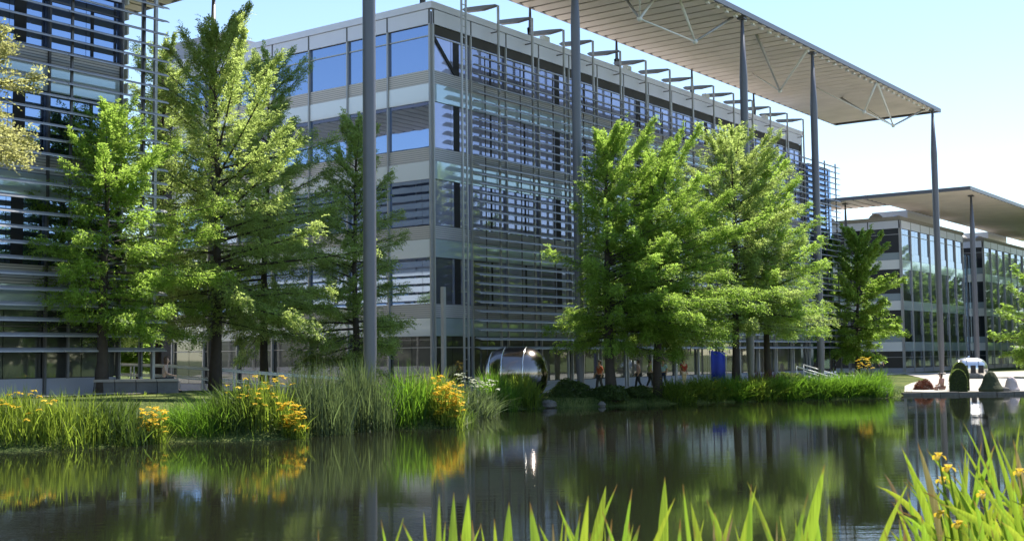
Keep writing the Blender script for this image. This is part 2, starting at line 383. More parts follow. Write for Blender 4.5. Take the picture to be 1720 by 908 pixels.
# slatted screen past the far corner, with its own frame
for s in (49.9, 52.6, 55.1): box('screen_post', 'alu_dark', (s, -.86, 9.9), (.09, .09, 19.0), main)
bm = bmesh.new(); bmesh.ops.create_cube(bm, size=1); bmesh.ops.scale(bm, vec=(.11, .11, 22.1), verts=bm.verts[:]); bmesh.ops.translate(bm, vec=(0, 0, 11.45), verts=bm.verts[:])
POST = bpy.data.meshes.new('post'); bm.to_mesh(POST); bm.free(); POST.materials.append(M['alu'])
for i in range(1, 15):
    s = 1.81+3.345*(i-.0)
    if s > SE+.5: break
    po = link('post', POST, main); po.location = (s, -.66, 0)
    wg = prism('wing', [(-.07, 22.50), (-1.1, 22.42), (-2.3, 22.52), (-2.5, 22.68), (-2.3, 22.76), (-1.0, 22.66), (-.07, 22.56)], -.17, .17, 'alu_mid', po)
    wg.rotation_euler = (0, 0, -math.pi/2)
    box('bracket', 'alu_dark', (.02, .33, 21.0), (.06, .5, .06), po)
for s in np.arange(3.5, 50, 3.345): box('slat_hanger', 'alu_dark', (float(s), -.93, 10.9), (.05, .05, 16.6), main)
for s in (.98, 1.36): box('ladder_rail', 'alu', (s+.2, -1.15, 12.2), (.09, .09, 23.5), main)
for z in np.arange(1.2, 23.5, .6): box('ladder_rung', 'alu', (1.37, -1.15, float(z)), (.29, .04, .04), main)
box('post', 'alu', (-.36, -1.0, 3.3), (.2, .2, 5.8), main)
# lights on the roof edge
for s in (11.2, 21.0, 32.5, 43.0):
    b_ = box('roof_lamp', 'white', (s, .3, 21.95), (.6, .35, .3), main)
# --- the block on the left
left = empty('office_building', W(0, 0, 0), GROT, 'glass office block at the left edge covered in grey horizontal sunshade slats', 'office building')
Fl = Face(left, 'front', 0, 0, 0); _, _, topl = storeys(Fl, -46, -19.6, 3.3, 3, .8, 'glass_blue', 'spandrel_b', 'louvre', 2, 1.28, 'glass_dark', 'alu_dark', True)
El = Face(left, 'end', 0, 0, -19.6); storeys(El, 0, 42, 3.0, 3, .8, 'glass_blue', 'spandrel', 'louvre_w', 1, 1.28, 'glass_dark', 'alu')
parapet(left, -46, -19.6, 0, 42, topl, 1.28)
Fl.slats('slat', -46.2, -18.2, [2.95+.56*i for i in range(26)], 1.08, 4.67)
for s in np.arange(-45.6, -19, 3.3): box('slat_hanger', 'alu_dark', (float(s), -.95, 9.9), (.09, .09, 16.0), left)
for i_ in range(20):
    for k_ in range(5): El.put('shade_board', 'slat_warm', .6+8.1*k_, 8.66+8.1*k_, 5.5+.62*i_, 5.92+.62*i_, .8, .08)
for s in (-18.9, -18.3): box('post', 'alu', (s, -.5, 9.9), (.13, .13, 17.2), left)
# --- the two far blocks on the right
def far_block(x0, x1, depth, label):
    e = empty('office_building', W(0, 0, 0), GROT, label, 'office building')
    F = Face(e, 'front', 0, 0, 0); _, _, t = storeys(F, x0, x1, 3.1, 3, -1.03, 'glass_far', 'spandrel_b', 'glass_far', 2, .3, 'glass_far', 'alu')
    G = Face(e, 'gable', 0, 0, x0); storeys(G, 0, depth, 3.3, 3, -1.03, 'glass_dark', 'spandrel', 'spandrel_b', 2, .3, 'glass_dark', 'alu')
    parapet(e, x0, x1, 0, depth, t, .3, 'stone')
    for k in range(3): box('slat', 'alu', (x0-.5, depth*(.2+.3*k), 14.2), (.05, 3, .05), e)
    for k in range(4):
        bm = bmesh.new(); bmesh.ops.create_uvsphere(bm, u_segments=16, v_segments=8, radius=.85)
        bmesh.ops.delete(bm, geom=[v for v in bm.verts if v.co.z < -.05], context='VERTS')
        o = bmesh_obj('roof_vent', bm, 'alu', e, True); o.location = (x0+(1.6 if k else 4.6), 3.0+(5.2*(k-1) if k else -1.2), t+5.2)
    box('plant_room', 'alu', ((x0+x1)/2+3, 4.2, t+6.1), (9, 4, 1.9), e)
    return e, t
fa, topf = far_block(74.4, 96, 26.4, 'low glass office block behind the tall slim mast on the right')
fb, _ = far_block(104.6, 129.4, 26.4, 'farthest glass office block cut by the right edge')
# glazed stair tower between the two far blocks
tw = empty('glass_stair_tower', W(96.2, -2.0, 0), GROT, 'narrow glazed link of tall panes between the two far office blocks', 'glass tower')
for k in range(5): box('pane', 'glass_blue', (4.1, 0, .9+2.7*k+1.35), (8.0, .08, 2.62), tw)
for s in (0.05, 4.1, 8.15): box('mullion', 'alu', (s, -.06, 7.2), (.12, .12, 14), tw)

# ------------------------------------------------------------------ canopies and masts
def canopy(label, x0, x1, y0, y1, z, run, step=.6, edge=True):
    """flat roof of tilted slats; run = 'y' slats go away from the lake, 'x' along it"""
    e = empty('roof_canopy', W(0, 0, 0), GROT, label, 'canopy')
    L = (x1-x0) if run == 'y' else (y1-y0); n = int(L/step)
    for i in range(n):
        c = (x0 if run == 'y' else y0)+step*(i+.5)
        if run == 'y': box('canopy_slat', 'canopy', (c, (y0+y1)/2, z), (step*.62, y1-y0, .05), e, (0, R(7), 0))
        else: box('canopy_slat', 'canopy', ((x0+x1)/2, c, z), (x1-x0, step*.62, .05), e, (R(-7), 0, 0))
    box('deck', 'deck', ((x0+x1)/2, (y0+y1)/2, z+.24), (x1-x0-.2, y1-y0-.2, .03), e)
    for y in (y0, y1): box('edge_beam', 'mast', ((x0+x1)/2, y, z+.16), (x1-x0+.3, .2, .34), e)
    for x in (x0, x1): box('edge_beam', 'mast', (x, (y0+y1)/2, z+.16), (.2, y1-y0-.24, .34), e)
    return e
CZ = 24.5
cm = canopy('huge pale slatted canopy jutting from the top of the central block', -6.5, 63.4, -7.75, 2.15, CZ, 'y', 1.25)
box('outrigger', 'mast', (-9.8, -7.45, CZ+.1), (6.4, .2, .3), cm)
nodes = [((12.0, -5.97, 22.3), [(15.4, -5.1, CZ), (14.3, -3.65, CZ), (9.4, -7.6, CZ)]), ((18.8, -6.05, 22.3), [(16.35, -6.3, CZ), (22.4, -6.94, CZ), (21.3, -2.0, CZ)]),
         ((35.85, -4.22, 22.3), [(33.3, -7.6, CZ), (27.3, -6.35, CZ), (38, -1.0, CZ)]), ((47.9, -6.3, 22.3), [(47.3, -7.6, CZ), (51.5, -3, CZ), (44.6, -3, CZ)]),
         ((55.5, -6.1, 22.3), [(47.5, -7.6, CZ), (61.2, -7.03, CZ), (58, -3, CZ)]), ((1.0, -6, 22.3), [(-2, -7.6, CZ), (4, -7.6, CZ), (1, -2, CZ)])]
for p, ends in nodes:
    for j, q in enumerate(ends): tube('strut', [p, q], [.07, .1] if j < 2 else .05, 'white' if j != 1 else 'alu', cm)
    bm = bmesh.new(); bmesh.ops.create_uvsphere(bm, u_segments=10, v_segments=6, radius=.17); o = bmesh_obj('strut_node', bm, 'white', cm, True); o.location = p
for a, b in ((0, 1), (3, 4)): tube('tie_rod', [nodes[a][0], nodes[b][0]], .055, 'white', cm)
for i in range(38): box('edge_lamp', 'white', (14+1.3*i, -7.45, CZ-.12), (.34, .18, .16), cm)
cl = canopy('slatted canopy end above the left block, behind the treetops', -19.4, -13.0, -2.2, 36, 19.6, 'x', 1.0)
cl2 = canopy('slatted canopy over the lake front of the left block, at the top edge', -46, -19.65, -2.2, 1.5, 19.6, 'y', .62)
cf = canopy('tan slatted canopy with a sharp corner over the far right blocks', 70.2, 132, -8.3, 1.9, 18.0, 'y', 1.25)
cf2 = canopy('tan slatted side canopy of the far right block running back to the left', 70.2, 77.2, 2.15, 30, 17.99, 'x', 1.25)

def mast(label, s, m, z1, r=.255, base=None, group='steel canopy masts'):
    p = W(s, m); b = gh(p.x, p.y) if base is None else base
    e = empty('steel_mast', (p.x, p.y, b), GROT, label, 'mast', group)
    h = z1-b
    tube('shaft', [(0, 0, -.3), (0, 0, .0), (0, 0, 2.2), (0, 0, h-4.0), (0, 0, h-.1)], [r*.55, r*.6, r, r, r*.35], 'mast', e, 16)
    if h > 8: box('head_plate', 'mast', (0, 0, h-.1), (.5, .5, .1), e)
    tube('base_collar', [(0, 0, -.1), (0, 0, .22)], [r*1.35, r*1.1], 'stone', e, 16)
    return e
mast('thickest grey steel mast, in front of the left end of the central block', -12.9, 7.45, CZ, .27)
mast('grey steel mast rising behind the left tree of the central tree group', 5.0, 6.0, CZ)
mast('grey steel mast rising behind the right tree of the central tree group', 22.75, 7.45, CZ)
mast('grey steel mast beside the far corner of the central slatted facade', 34.4, 7.45, CZ)
mast('slim grey mast carrying the far corner of the big canopy against the sky', 61.8, 7.6, CZ, .28)
for i, s in enumerate((1.6, 12.0, 22.4, 33.5, 44.5)):
    mast(['stub mast on the roof at the near end of the canopy', 'stub mast between roof and canopy left of the second tall mast', 'stub mast between roof and canopy above the central treetops',
          'stub mast between roof and canopy near the third tall mast', 'stub mast where roof and canopy meet at the far end'][i], s, -1.95, CZ, .2, 20.9, 'short masts on the central roof')
mast('grey mast standing among the left trees by the courtyard', -13.1, -2.1, 19.6, .2)
mast('slim grey mast under the sharp canopy corner at the right edge', 74.5, 7.2, 18.0, .26)
mast('slim grey mast in front of the dark gable of the low far block', 72.6, -5.0, 18.0, .2)
mast('thin grey mast further back under the far side canopy', 72.6, -16.0, 18.0, .2)

# ------------------------------------------------------------------ trees
def frond_leaves(rng, org, dirs, length, npair, lw, ll, droop):
    """feathery sprays: org,dirs (n,3); leaflets in pairs along a drooping rachis -> quads"""
    n = len(org); up = np.array([0, 0, 1.])
    d = dirs/np.linalg.norm(dirs, axis=1, keepdims=True)
    side = np.cross(d, up); side /= np.linalg.norm(side, axis=1, keepdims=True)+1e-9
    roll = rng.normal(0, .85, n)[:, None]; nor = np.cross(side, d); side = side*np.cos(roll)+nor*np.sin(roll)
    V = []
    for j in range(npair):
        t = (j+.5)/npair
        base = org+d*(length*t)[:, None]+np.array([0, 0, -1])*(droop*length*t*t)[:, None]
        for sg in (-1, 1):
            k = ll*(1-.45*t)*rng.uniform(.7, 1.25, n)
            ld = d*.75+sg*side*.8+rng.normal(0, .22, (n, 3)); ld[:, 2] -= .12; ld /= np.linalg.norm(ld, axis=1, keepdims=True)
            wv = np.cross(ld, nor+rng.normal(0, .35, (n, 3))); wv /= np.linalg.norm(wv, axis=1, keepdims=True)+1e-9
            tip = base+ld*k[:, None]; mid = base+ld*(k*.5)[:, None]
            V.append(np.stack([base, mid+wv*lw, tip, mid-wv*lw], 1))
    V = np.concatenate(V, 0); q = np.arange(len(V)*4).reshape(-1, 4)
    return V.reshape(-1, 3), q
def conifer(label, loc, h, rmax, seed, leaf, cb=.16, nb=95, dens=1., shape=1.0, tr=.2, bark='bark', lopside=(0, 0), group=None, name='swamp_cypress', ll=.16, lw=.024, lean=(0, 0), pe=.5, notch=None):
    rng = np.random.default_rng(seed)
    e = empty(name, loc, 0, label, 'tree', group)
    zz = np.linspace(0, h*.97, 9); wob = np.cumsum(rng.normal(0, .05, (9, 2)), 0); wob -= wob[0]
    wob += np.outer((zz/h)**1.5, lean)
    def axis(z): return np.array([np.interp(z, zz, wob[:, 0]), np.interp(z, zz, wob[:, 1]), z])
    tp = [(wob[i, 0], wob[i, 1], zz[i]-(.25 if i == 0 else 0)) for i in range(9)]
    trunk = tube('trunk', tp, [tr*(1.35 if i == 0 else 1)*(1-.9*(zz[i]/h)) for i in range(9)], bark, e, 9)
    bb = bmesh.new(); O = []; D = []; LN = []
    lob = rng.uniform(.62, 1.25, 9)
    for i in range(nb):
        t = cb+(1-cb)*((i+rng.uniform(0, 1))/nb)**1.15; t = min(t, .985); z = t*h
        az = i*2.39996+rng.normal(0, .35)
        u = (t-cb)/(1-cb)
        prof = (1-u)**pe*(.66+.34*min(1, u/.14))*shape+.04
        L = rmax*prof*lob[int(az/(2*math.pi)*9) % 9]*rng.uniform(.62, 1.18)
        L *= 1+lopside[0]*math.cos(az)+lopside[1]*math.sin(az)
        if rng.random() < .06: L *= .35
        L = max(L, .25)
        if notch and notch[2] < z < notch[3] and abs((math.degrees(az)-notch[0]+180) % 360-180) < notch[1]: L = min(L, notch[4])
        el = R(-4+60*u**1.3)+rng.normal(0, .13)
        o = axis(z); dh = np.array([math.cos(az), math.sin(az), 0])
        pts = []
        for q in np.linspace(0, 1, 5):
            sag = -.16*L*q*q*(1-u)+.10*L*q**3
            pts.append(o+dh*L*q*math.cos(el)+np.array([0, 0, L*q*math.sin(el)+sag]))
        tube_bm(pts, [max(.012, .045*L/rmax+.014)*(1-.8*q) for q in np.linspace(0, 1, 5)], 4, bb, False)
        pts = np.array(pts); nf = max(10, int(L*dens*38))
        for _ in range(nf):
            q = rng.uniform(.10, 1.0)**.75; k = min(3, int(q*4)); f = q*4-k
            p = pts[k]*(1-f)+pts[k+1]*f; bd = pts[k+1]-pts[k]; bd /= np.linalg.norm(bd)
            sd = np.cross(bd, [0, 0, 1]); sg = rng.choice([-1, 1])
            spread = .25+.75*(1-q)
            w = rng.uniform(.0, .55)*(1.2-q)*min(L, 1.8)*.55
            dd = bd*rng.uniform(.5, 1.1)+sd*sg*spread*rng.uniform(.3, 1.1)+np.array([0, 0, rng.normal(.05, .2)])
            O.append(p+sd*sg*w+np.array([0, 0, rng.normal(0, .15)-.22*w])); D.append(dd); LN.append(rng.uniform(.28, .55))
    # leader tuft
    for _ in range(16):
        a = rng.uniform(0, 6.28); O.append(axis(h*rng.uniform(.92, .99))); D.append(np.array([math.cos(a)*.5, math.sin(a)*.5, .9])); LN.append(.4)
    bmesh_obj('branches', bb, bark, trunk, True)
    v, q = frond_leaves(rng, np.array(O), np.array(D), np.array(LN), 5, lw, ll, .35)
    link('crown', npmesh('crown', v, q, leaf), e)
    return e
M['leaf_lime'] = leafmat('fresh_lime_foliage', (.10, .17, .028), (.21, .29, .055), (.46, .66, .11), .55)
M['leaf_mid'] = leafmat('mid_green_foliage', (.11, .165, .045), (.22, .28, .09), (.54, .67, .18), .57)
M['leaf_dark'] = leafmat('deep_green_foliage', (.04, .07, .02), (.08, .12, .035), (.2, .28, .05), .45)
M['leaf_olive'] = leafmat('olive_yellow_foliage', (.2, .21, .08), (.34, .33, .15), (.6, .6, .22), .5)
LG = 'feathery lakeside trees on the left'; CG = 'feathery lakeside trees in the centre'
T = lambda x, y: (x, y, gh(x, y))
conifer('lime green feathery tree with dark bare lower trunk, leftmost of the lakeside trees', T(-15.8, 47), 10.6, 4.4, 11, 'leaf_lime', .24, 95, 1.15, 1.0, .24, lopside=(.15, 0), group=LG)
conifer('tallest feathery green tree beside the courtyard mast on the left', T(-12.9, 53), 15.8, 5.0, 12, 'leaf_mid', .2, 120, 1.0, 1.0, .26, group=LG, lopside=(.2, -.1), pe=.42)
conifer('slender dark green treetop between the left block and the tallest left tree', T(-16.9, 58), 16.6, 3.7, 13, 'leaf_mid', .2, 100, 1.15, 1.0, .22, group=LG)
conifer('mid green tree with upright top, right behind the tallest left tree', T(-11.9, 59), 16.6, 4.4, 14, 'leaf_mid', .2, 105, 1.15, 1.0, .22, group=LG)
conifer('dark slim tree partly hidden by the thickest mast', T(-7.4, 57.5), 13.0, 3.6, 15, 'leaf_mid', .14, 95, 1.1, .95, .2, group=LG)
conifer('broad bright green tree, left of the central tree group', T(5.0, 62.2), 13.0, 4.7, 21, 'leaf_lime', .22, 130, 1.15, 1.0, .27, group=CG, lopside=(.22, 0), notch=(140, 48, 4.8, 11.5, 1.4), pe=.42)
conifer('lime green tree leaning right in the middle of the central tree group', T(7.6, 64.2), 12.3, 4.9, 22, 'leaf_lime', .26, 125, 1.15, 1.0, .24, group=CG, lopside=(.2, -.1))
conifer('soft green tree at the right of the central tree group', T(12.6, 69.4), 13.8, 4.6, 23, 'leaf_mid', .27, 115, 1.05, 1.0, .23, group=CG, pe=.36)
conifer('soft green tree with drooping right side, rearmost of the central tree group', T(15.0, 72.0), 13.2, 4.7, 24, 'leaf_lime', .26, 110, 1.0, 1.0, .22, group=CG, lopside=(.25, 0))
conifer('round green tree in front of the low far block', T(30.3, 108), 11.9, 4.0, 31, 'leaf_lime', .16, 90, 1.0, 1.1, .22, name='broad_tree', ll=.20, lw=.045, pe=.34)
conifer('bright yellow green tree cut by the right edge near the far blocks', T(40.9, 95), 8.4, 3.0, 32, 'leaf_lime', .12, 60, .8, 1.05, .16, name='broad_tree', ll=.2, lw=.04, pe=.36)
conifer('olive yellow tree branches reaching in at the upper left edge', T(-14.3, 30.2), 12.0, 2.8, 33, 'leaf_olive', .745, 56, 1.3, 1.0, .16, name='broad_tree', ll=.13, lw=.035, lopside=(.0, 0))

# trees across the plaza: only their mirror image shows in the glass fronts
src = [o for o in bpy.data.objects if o.type == 'EMPTY' and o.name.startswith('broad_tree')][0]
for i, (x, y) in enumerate(((60, 80), (66, 87), (71, 95), (77, 103), (72, 113), (67, 124), (69, 134), (73, 144), (79, 152), (84, 161), (86, 118), (58, 73), (84, 62), (86, 54), (85, 46), (88, 38), (84, 70), (90, 30), (64, 76), (70, 84), (75, 92), (82, 100), (80, 110), (64, 131), (72, 127), (76, 138), (62, 84), (68, 92), (70, 148), (76, 157), (82, 168), (88, 176), (80, 144), (86, 154), (92, 164), (74, 134))):
    c = src.copy(); COL.objects.link(c); c.location = (x, y, .3); c.rotation_euler = (0, 0, i*1.3); k = .9+.13*(i % 4); c.scale = (k*1.2, k*1.2, k)
    prop(c, 'green tree across the plaza that shows mirrored in the glass fronts', 'tree', 'trees mirrored in the glass')
    for ch in src.children:
        q = ch.copy(); COL.objects.link(q); q.parent = c
        for sub in ch.children:
            q2 = sub.copy(); COL.objects.link(q2); q2.parent = q

for i, ((x, y), lb) in enumerate((((-27.5, 90), 'shaded green tree at the back of the courtyard nearest the left block'), ((-32, 97), 'shaded green tree deepest in the courtyard'), ((-23.5, 100), 'shaded green tree at the back of the courtyard nearest the central block'))):
    c = src.copy(); COL.objects.link(c); c.location = (x, y, gh(x, y)); c.rotation_euler = (0, 0, 2+i*1.7); c.scale = (1.1, 1.1, .85)
    prop(c, lb, 'tree', 'trees at the back of the courtyard')
    for ch in src.children:
        q = ch.copy(); COL.objects.link(q); q.parent = c
        for sub in ch.children:
            q2 = sub.copy(); COL.objects.link(q2); q2.parent = q
# ------------------------------------------------------------------ waterside plants
def blades_mesh(name, m, pts, h, w, rng, lean=.35, curl=.5, hv=.25):
    """sword leaves: four bent segments each, roots pts (n,3)"""
    n = len(pts); az = rng.uniform(0, 2*math.pi, n); H = h*rng.uniform(1-hv*1.6, 1+hv, n)
    ln = np.abs(rng.normal(0, lean, n)); d = np.stack([np.cos(az), np.sin(az), np.zeros(n)], 1)
    fa = az+rng.normal(math.pi/2, .7, n); sd = np.stack([np.cos(fa), np.sin(fa), np.zeros(n)], 1)
    ww = w*rng.uniform(.6, 1.3, n); rows = []
    for t, k in ((0, .8), (.35, 1), (.7, .75), (1, .05)):
        c = pts+d*(H*(ln*t+curl*ln*t*t*t))[:, None]; c = c.copy(); c[:, 2] += H*(t-.35*ln*t*t)
        rows += [c-sd*(ww*k)[:, None], c+sd*(ww*k)[:, None]]
    V = np.stack(rows, 1)                     # n,8,3
    b = (np.arange(n)*8)[:, None]
    F = np.concatenate([np.concatenate([b+0, b+1, b+3, b+2], 1), np.concatenate([b+2, b+3, b+5, b+4], 1), np.concatenate([b+4, b+5, b+7, b+6], 1)])
    return npmesh(name, V.reshape(-1, 3), F, m)
def petals_mesh(name, m, pts, size, rng):
    V = []; F = []
    for p in pts:
        for k in range(5):
            a = k*1.2566+rng.uniform(0, 1); d = np.array([math.cos(a), math.sin(a), rng.uniform(-.3, .5)]); s = np.array([-math.sin(a), math.cos(a), 0])*.42
            i = len(V); V += [p, p+(d*.5+s)*size, p+(d+[0, 0, -.3])*size, p+(d*.5-s)*size]; F.append((i, i+1, i+2, i+3))
    return npmesh(name, V, F, m)
M['reed_lime'] = leafmat('sunny_iris_leaf', (.07, .12, .02), (.15, .20, .035), (.34, .46, .05), .5)
M['reed_green'] = leafmat('bright_grass_leaf', (.05, .12, .015), (.10, .19, .025), (.20, .38, .03), .5)
M['reed_grey'] = leafmat('grey_green_reed_leaf', (.06, .09, .035), (.13, .165, .075), (.16, .22, .07), .4)
M['reed_dark'] = leafmat('dark_iris_leaf', (.03, .06, .015), (.07, .11, .025), (.14, .22, .03), .42)
M['petal'] = leafmat('yellow_orange_petal', (.62, .38, .025), (.78, .58, .06), (.75, .52, .04), .4)
M['petal_pale'] = leafmat('cream_umbel', (.45, .47, .36), (.62, .64, .5), (.4, .42, .3), .3)
M['leaf_red'] = leafmat('reddish_brown_foliage', (.10, .035, .025), (.18, .07, .045), (.2, .06, .03), .35)
PR = np.random.default_rng(99)
def clump(name, label, x, y, rx, ry, n, h, m, w=.014, flowers=0, fh=(.55, 1.0), fm='petal', fs=.10, lean=.3, cat='waterside plant', group=None, curl=.5):
    a = PR.uniform(0, 2*math.pi, n); r = np.sqrt(PR.uniform(0, 1, n)); P = np.stack([x+rx*r*np.cos(a), y+ry*r*np.sin(a)], 1)
    z = np.maximum(ground_h(P), -.12); base = np.array([x, y, max(0, gh(x, y))])
    e = empty(name, base, 0, label, cat, group)
    hh = h*(1-.35*r*r)
    o = link('leaves', blades_mesh('leaves', m, np.column_stack([P, z])-base, hh, w, PR, lean, curl), e)
    if flowers:
        a = PR.uniform(0, 2*math.pi, flowers); r = np.sqrt(PR.uniform(0.1, 1, flowers)); Q = np.stack([x+rx*r*np.cos(a), y+ry*r*np.sin(a)-.15], 1)
        qz = np.maximum(ground_h(Q), 0)+h*PR.uniform(fh[0], fh[1], flowers)
        f = link('flowers', petals_mesh('flowers', fm, np.column_stack([Q, qz])-base, fs, PR), e); f['kind'] = 'stuff'
    return e
LB = 'planting along the left bank'; RB = 'planting along the right bank'
clump('iris_clump', 'yellow green iris clump with orange flowers at the left edge of the bank', -14.6, 36.0, 1.3, 1.0, 700, 1.25, 'reed_lime', flowers=26, fs=.12, group=LB)
clump('iris_clump', 'plain lime green iris clump second from the left edge on the bank', -13.1, 36.4, 1.1, 1.0, 620, 1.2, 'reed_lime', group=LB)
clump('iris_clump', 'dark strappy iris clump in front of the leftmost tree trunk', -11.9, 37.0, 1.0, .9, 560, 1.2, 'reed_dark', .017, group=LB, lean=.4)
clump('daylily_clump', 'small clump of orange flowers between dark irises and bright grass mound', -11.0, 37.7, .4, .5, 200, .9, 'reed_lime', flowers=48, fs=.12, fh=(.35, 1.15), group=LB)
clump('grass_mound', 'low rounded mound of bright green fine grass on the left bank', -10.0, 39.2, 1.2, .9, 1500, .95, 'reed_green', .008, lean=.5, group=LB, curl=1.)
clump('iris_clump', 'leafy iris clump right of the bright grass mound', -8.9, 39.5, .9, .9, 560, 1.5, 'reed_dark', .018, flowers=5, group=LB, lean=.4)
clump('iris_clump', 'pale green iris clump with scattered yellow blooms left of the tall reeds', -8.0, 39.7, .9, .9, 560, 1.55, 'reed_lime', .015, flowers=30, fs=.12, group=LB)
clump('daylily_clump', 'yellow flowering clump at the foot of the tall grey reeds', -7.0, 39.2, .45, .4, 220, 1.0, 'reed_lime', flowers=60, fs=.12, fh=(.3, 1.1), group=LB)
clump('reed_bed', 'tall grey green reeds with dark base, left half of the big reed clump', -6.5, 41.3, 1.1, 1.2, 900, 2.1, 'reed_grey', .015, lean=.22, group=LB)
clump('reed_bed', 'tallest grey green reeds in front of the thickest mast', -5.3, 43.3, 1.1, 1.1, 950, 2.15, 'reed_grey', .015, lean=.24, group=LB)
clump('reed_bed', 'bright green reeds just right of the thickest mast', -3.9, 44.7, .95, 1.0, 620, 1.75, 'reed_green', .016, lean=.3, group=LB)
clump('iris_clump', 'lime iris clump behind the mass of orange flowers', -2.9, 45.6, .9, 1.0, 600, 1.7, 'reed_lime', .016, group=LB)
clump('daylily_clump', 'mass of orange and yellow flowers at the tip of the left bank', -2.35, 44.5, .55, .6, 320, 1.35, 'reed_lime', .014, flowers=130, fs=.12, fh=(.3, 1.15), group=LB)
clump('umbel_clump', 'pale grey green clump with whitish flower heads beside the steel sculpture', -1.6, 53.4, 1.0, 2.2, 700, 1.35, 'reed_grey', .022, flowers=34, fh=(.85, 1.15), fm='petal_pale', fs=.13, lean=.5, group=LB)
clump('reed_bed', 'green reeds at the foot of the steel sculpture', -.7, 58.2, .9, 1.1, 700, 1.75, 'reed_green', .02, lean=.3, group=LB)
clump('iris_clump', 'lime iris clump right in front of the steel sculpture', .5, 59.9, .8, .7, 560, 1.45, 'reed_lime', .02, group=LB)
rx = [(8.6, 64.2, 'reed_lime'), (10.2, 65.1, 'reed_lime'), (11.7, 65.7, 'reed_green'), (13.3, 66.2, 'reed_lime'), (14.9, 66.8, 'reed_green'), (16.5, 67.2, 'reed_green'), (18.1, 67.7, 'reed_green'), (19.6, 68.1, 'reed_green')]
rl = ['pale lime clump at the left end of the right bank planting', 'lime iris clump under the blue banner', 'green clump right of the blue banner', 'lime clump below the rearmost central tree', 'bright green clump left of the stair handrails',
      'bright green clump in front of the stair handrails', 'bright green clump second from the plaza', 'bright green clump at the plaza end of the right bank']
for (x, y, m), lb in zip(rx, rl):
    clump('iris_clump', lb, x, y, 1.0, .8, 820, 1.0 if x < 10 else 1.15, m, .018, group=RB, lean=.7, curl=1.0, flowers=3 if x < 12 else 0)
clump('reed_bed', 'last green tuft of the right bank next to the open plaza', 20.9, 69.6, .55, .9, 420, 1.25, 'reed_green', .018, group=RB)
clump('red_grass_clump', 'brownish red feathery plant behind the right bank below the tree trunks', 14.6, 71.3, .9, .6, 420, 1.15, 'leaf_red', .02, lean=.35, group=RB)
clump('orange_flower_clump', 'orange flowers on a pale plant near the plaza end of the right bank', 21.0, 73.3, .5, .4, 200, 1.4, 'reed_grey', .02, flowers=40, fh=(.8, 1.3), group=RB)
# low growth all along the water's edge and the shaded ground: nobody could count it
def shore_pts(n, i0, i1, off, spread):
    seg = LK[i0:i1+1]; L = np.r_[0, np.cumsum(np.linalg.norm(np.diff(seg, axis=0), axis=1))]
    t = PR.uniform(0, L[-1], n); p = np.stack([np.interp(t, L, seg[:, 0]), np.interp(t, L, seg[:, 1])], 1)
    p += PR.normal(0, spread, (n, 2)); p[:, 1] += off; sd = lake_sd(p); p = p[(sd > -.1) & (sd < 2.5)]
    return np.column_stack([p, ground_h(p)])
o = link('shore_grass', blades_mesh('shore_grass', 'reed_dark', shore_pts(5200, 1, 18, .4, .55), .38, .012, PR, .5)); prop(o, 'short dark grass fringing the far water edge under the clumps', 'grass', kind='stuff')
gpt = np.column_stack([PR.uniform(-30, 3, 9000), PR.uniform(34, 60, 9000)]); sd_ = lake_sd(gpt); gpt = gpt[(sd_ > .6) & (sd_ < 7)]
o = link('lawn_grass', blades_mesh('lawn_grass', 'reed_lime', np.column_stack([gpt, ground_h(gpt)]), .16, .012, PR, .6)); prop(o, 'mown sunlit grass behind the planting of the left bank', 'grass', kind='stuff')

# dark low shrubs under the central trees: many small leaves on a mound
def shrub(name, label, x, y, rx, ry, rz, m, n=3500, size=.07, z=None, group=None, cat='shrub'):
    rng = np.random.default_rng(int(abs(x*100+y*7))); z = gh(x, y) if z is None else z
    d = rng.normal(0, 1, (n, 3)); d /= np.linalg.norm(d, axis=1, keepdims=True); d[:, 2] = np.abs(d[:, 2])
    lum = 1+.16*np.sin(d[:, 0]*5+x)*np.cos(d[:, 1]*4+y)
    P = d*np.array([rx, ry, rz])*(lum*rng.uniform(.75, 1.05, n))[:, None]
    a = rng.normal(0, 1, (n, 3)); a /= np.linalg.norm(a, axis=1, keepdims=True); b = np.cross(a, rng.normal(0, 1, (n, 3))); b /= np.linalg.norm(b, axis=1, keepdims=True)
    V = np.stack([P-a*size, P+b*size*.5, P+a*size, P-b*size*.5], 1).reshape(-1, 3)
    e = empty(name, (x, y, z), 0, label, cat, group)
    link('leaves', npmesh('leaves', V, np.arange(4*n).reshape(-1, 4), m), e)
    for k in range(4): tube('stem', [(0, 0, -.1), (math.cos(k*1.6)*rx*.3, math.sin(k*1.6)*ry*.3, rz*.75)], [.03, .01], 'bark', e, 5)
    return e
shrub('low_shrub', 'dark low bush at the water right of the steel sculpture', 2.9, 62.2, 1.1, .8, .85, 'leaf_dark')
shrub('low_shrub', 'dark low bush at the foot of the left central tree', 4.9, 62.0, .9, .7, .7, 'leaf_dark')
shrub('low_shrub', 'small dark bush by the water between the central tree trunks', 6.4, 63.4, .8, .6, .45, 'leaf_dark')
shrub('red_shrub', 'reddish brown rounded bush on the bright plaza', 25.6, 76.5, .62, .5, .62, 'leaf_red', 2400, .05)
shrub('dark_shrub', 'dark rounded bush behind the right bank near the stair rails', 17.0, 75.5, 1.0, .7, .9, 'leaf_dark', 3000)

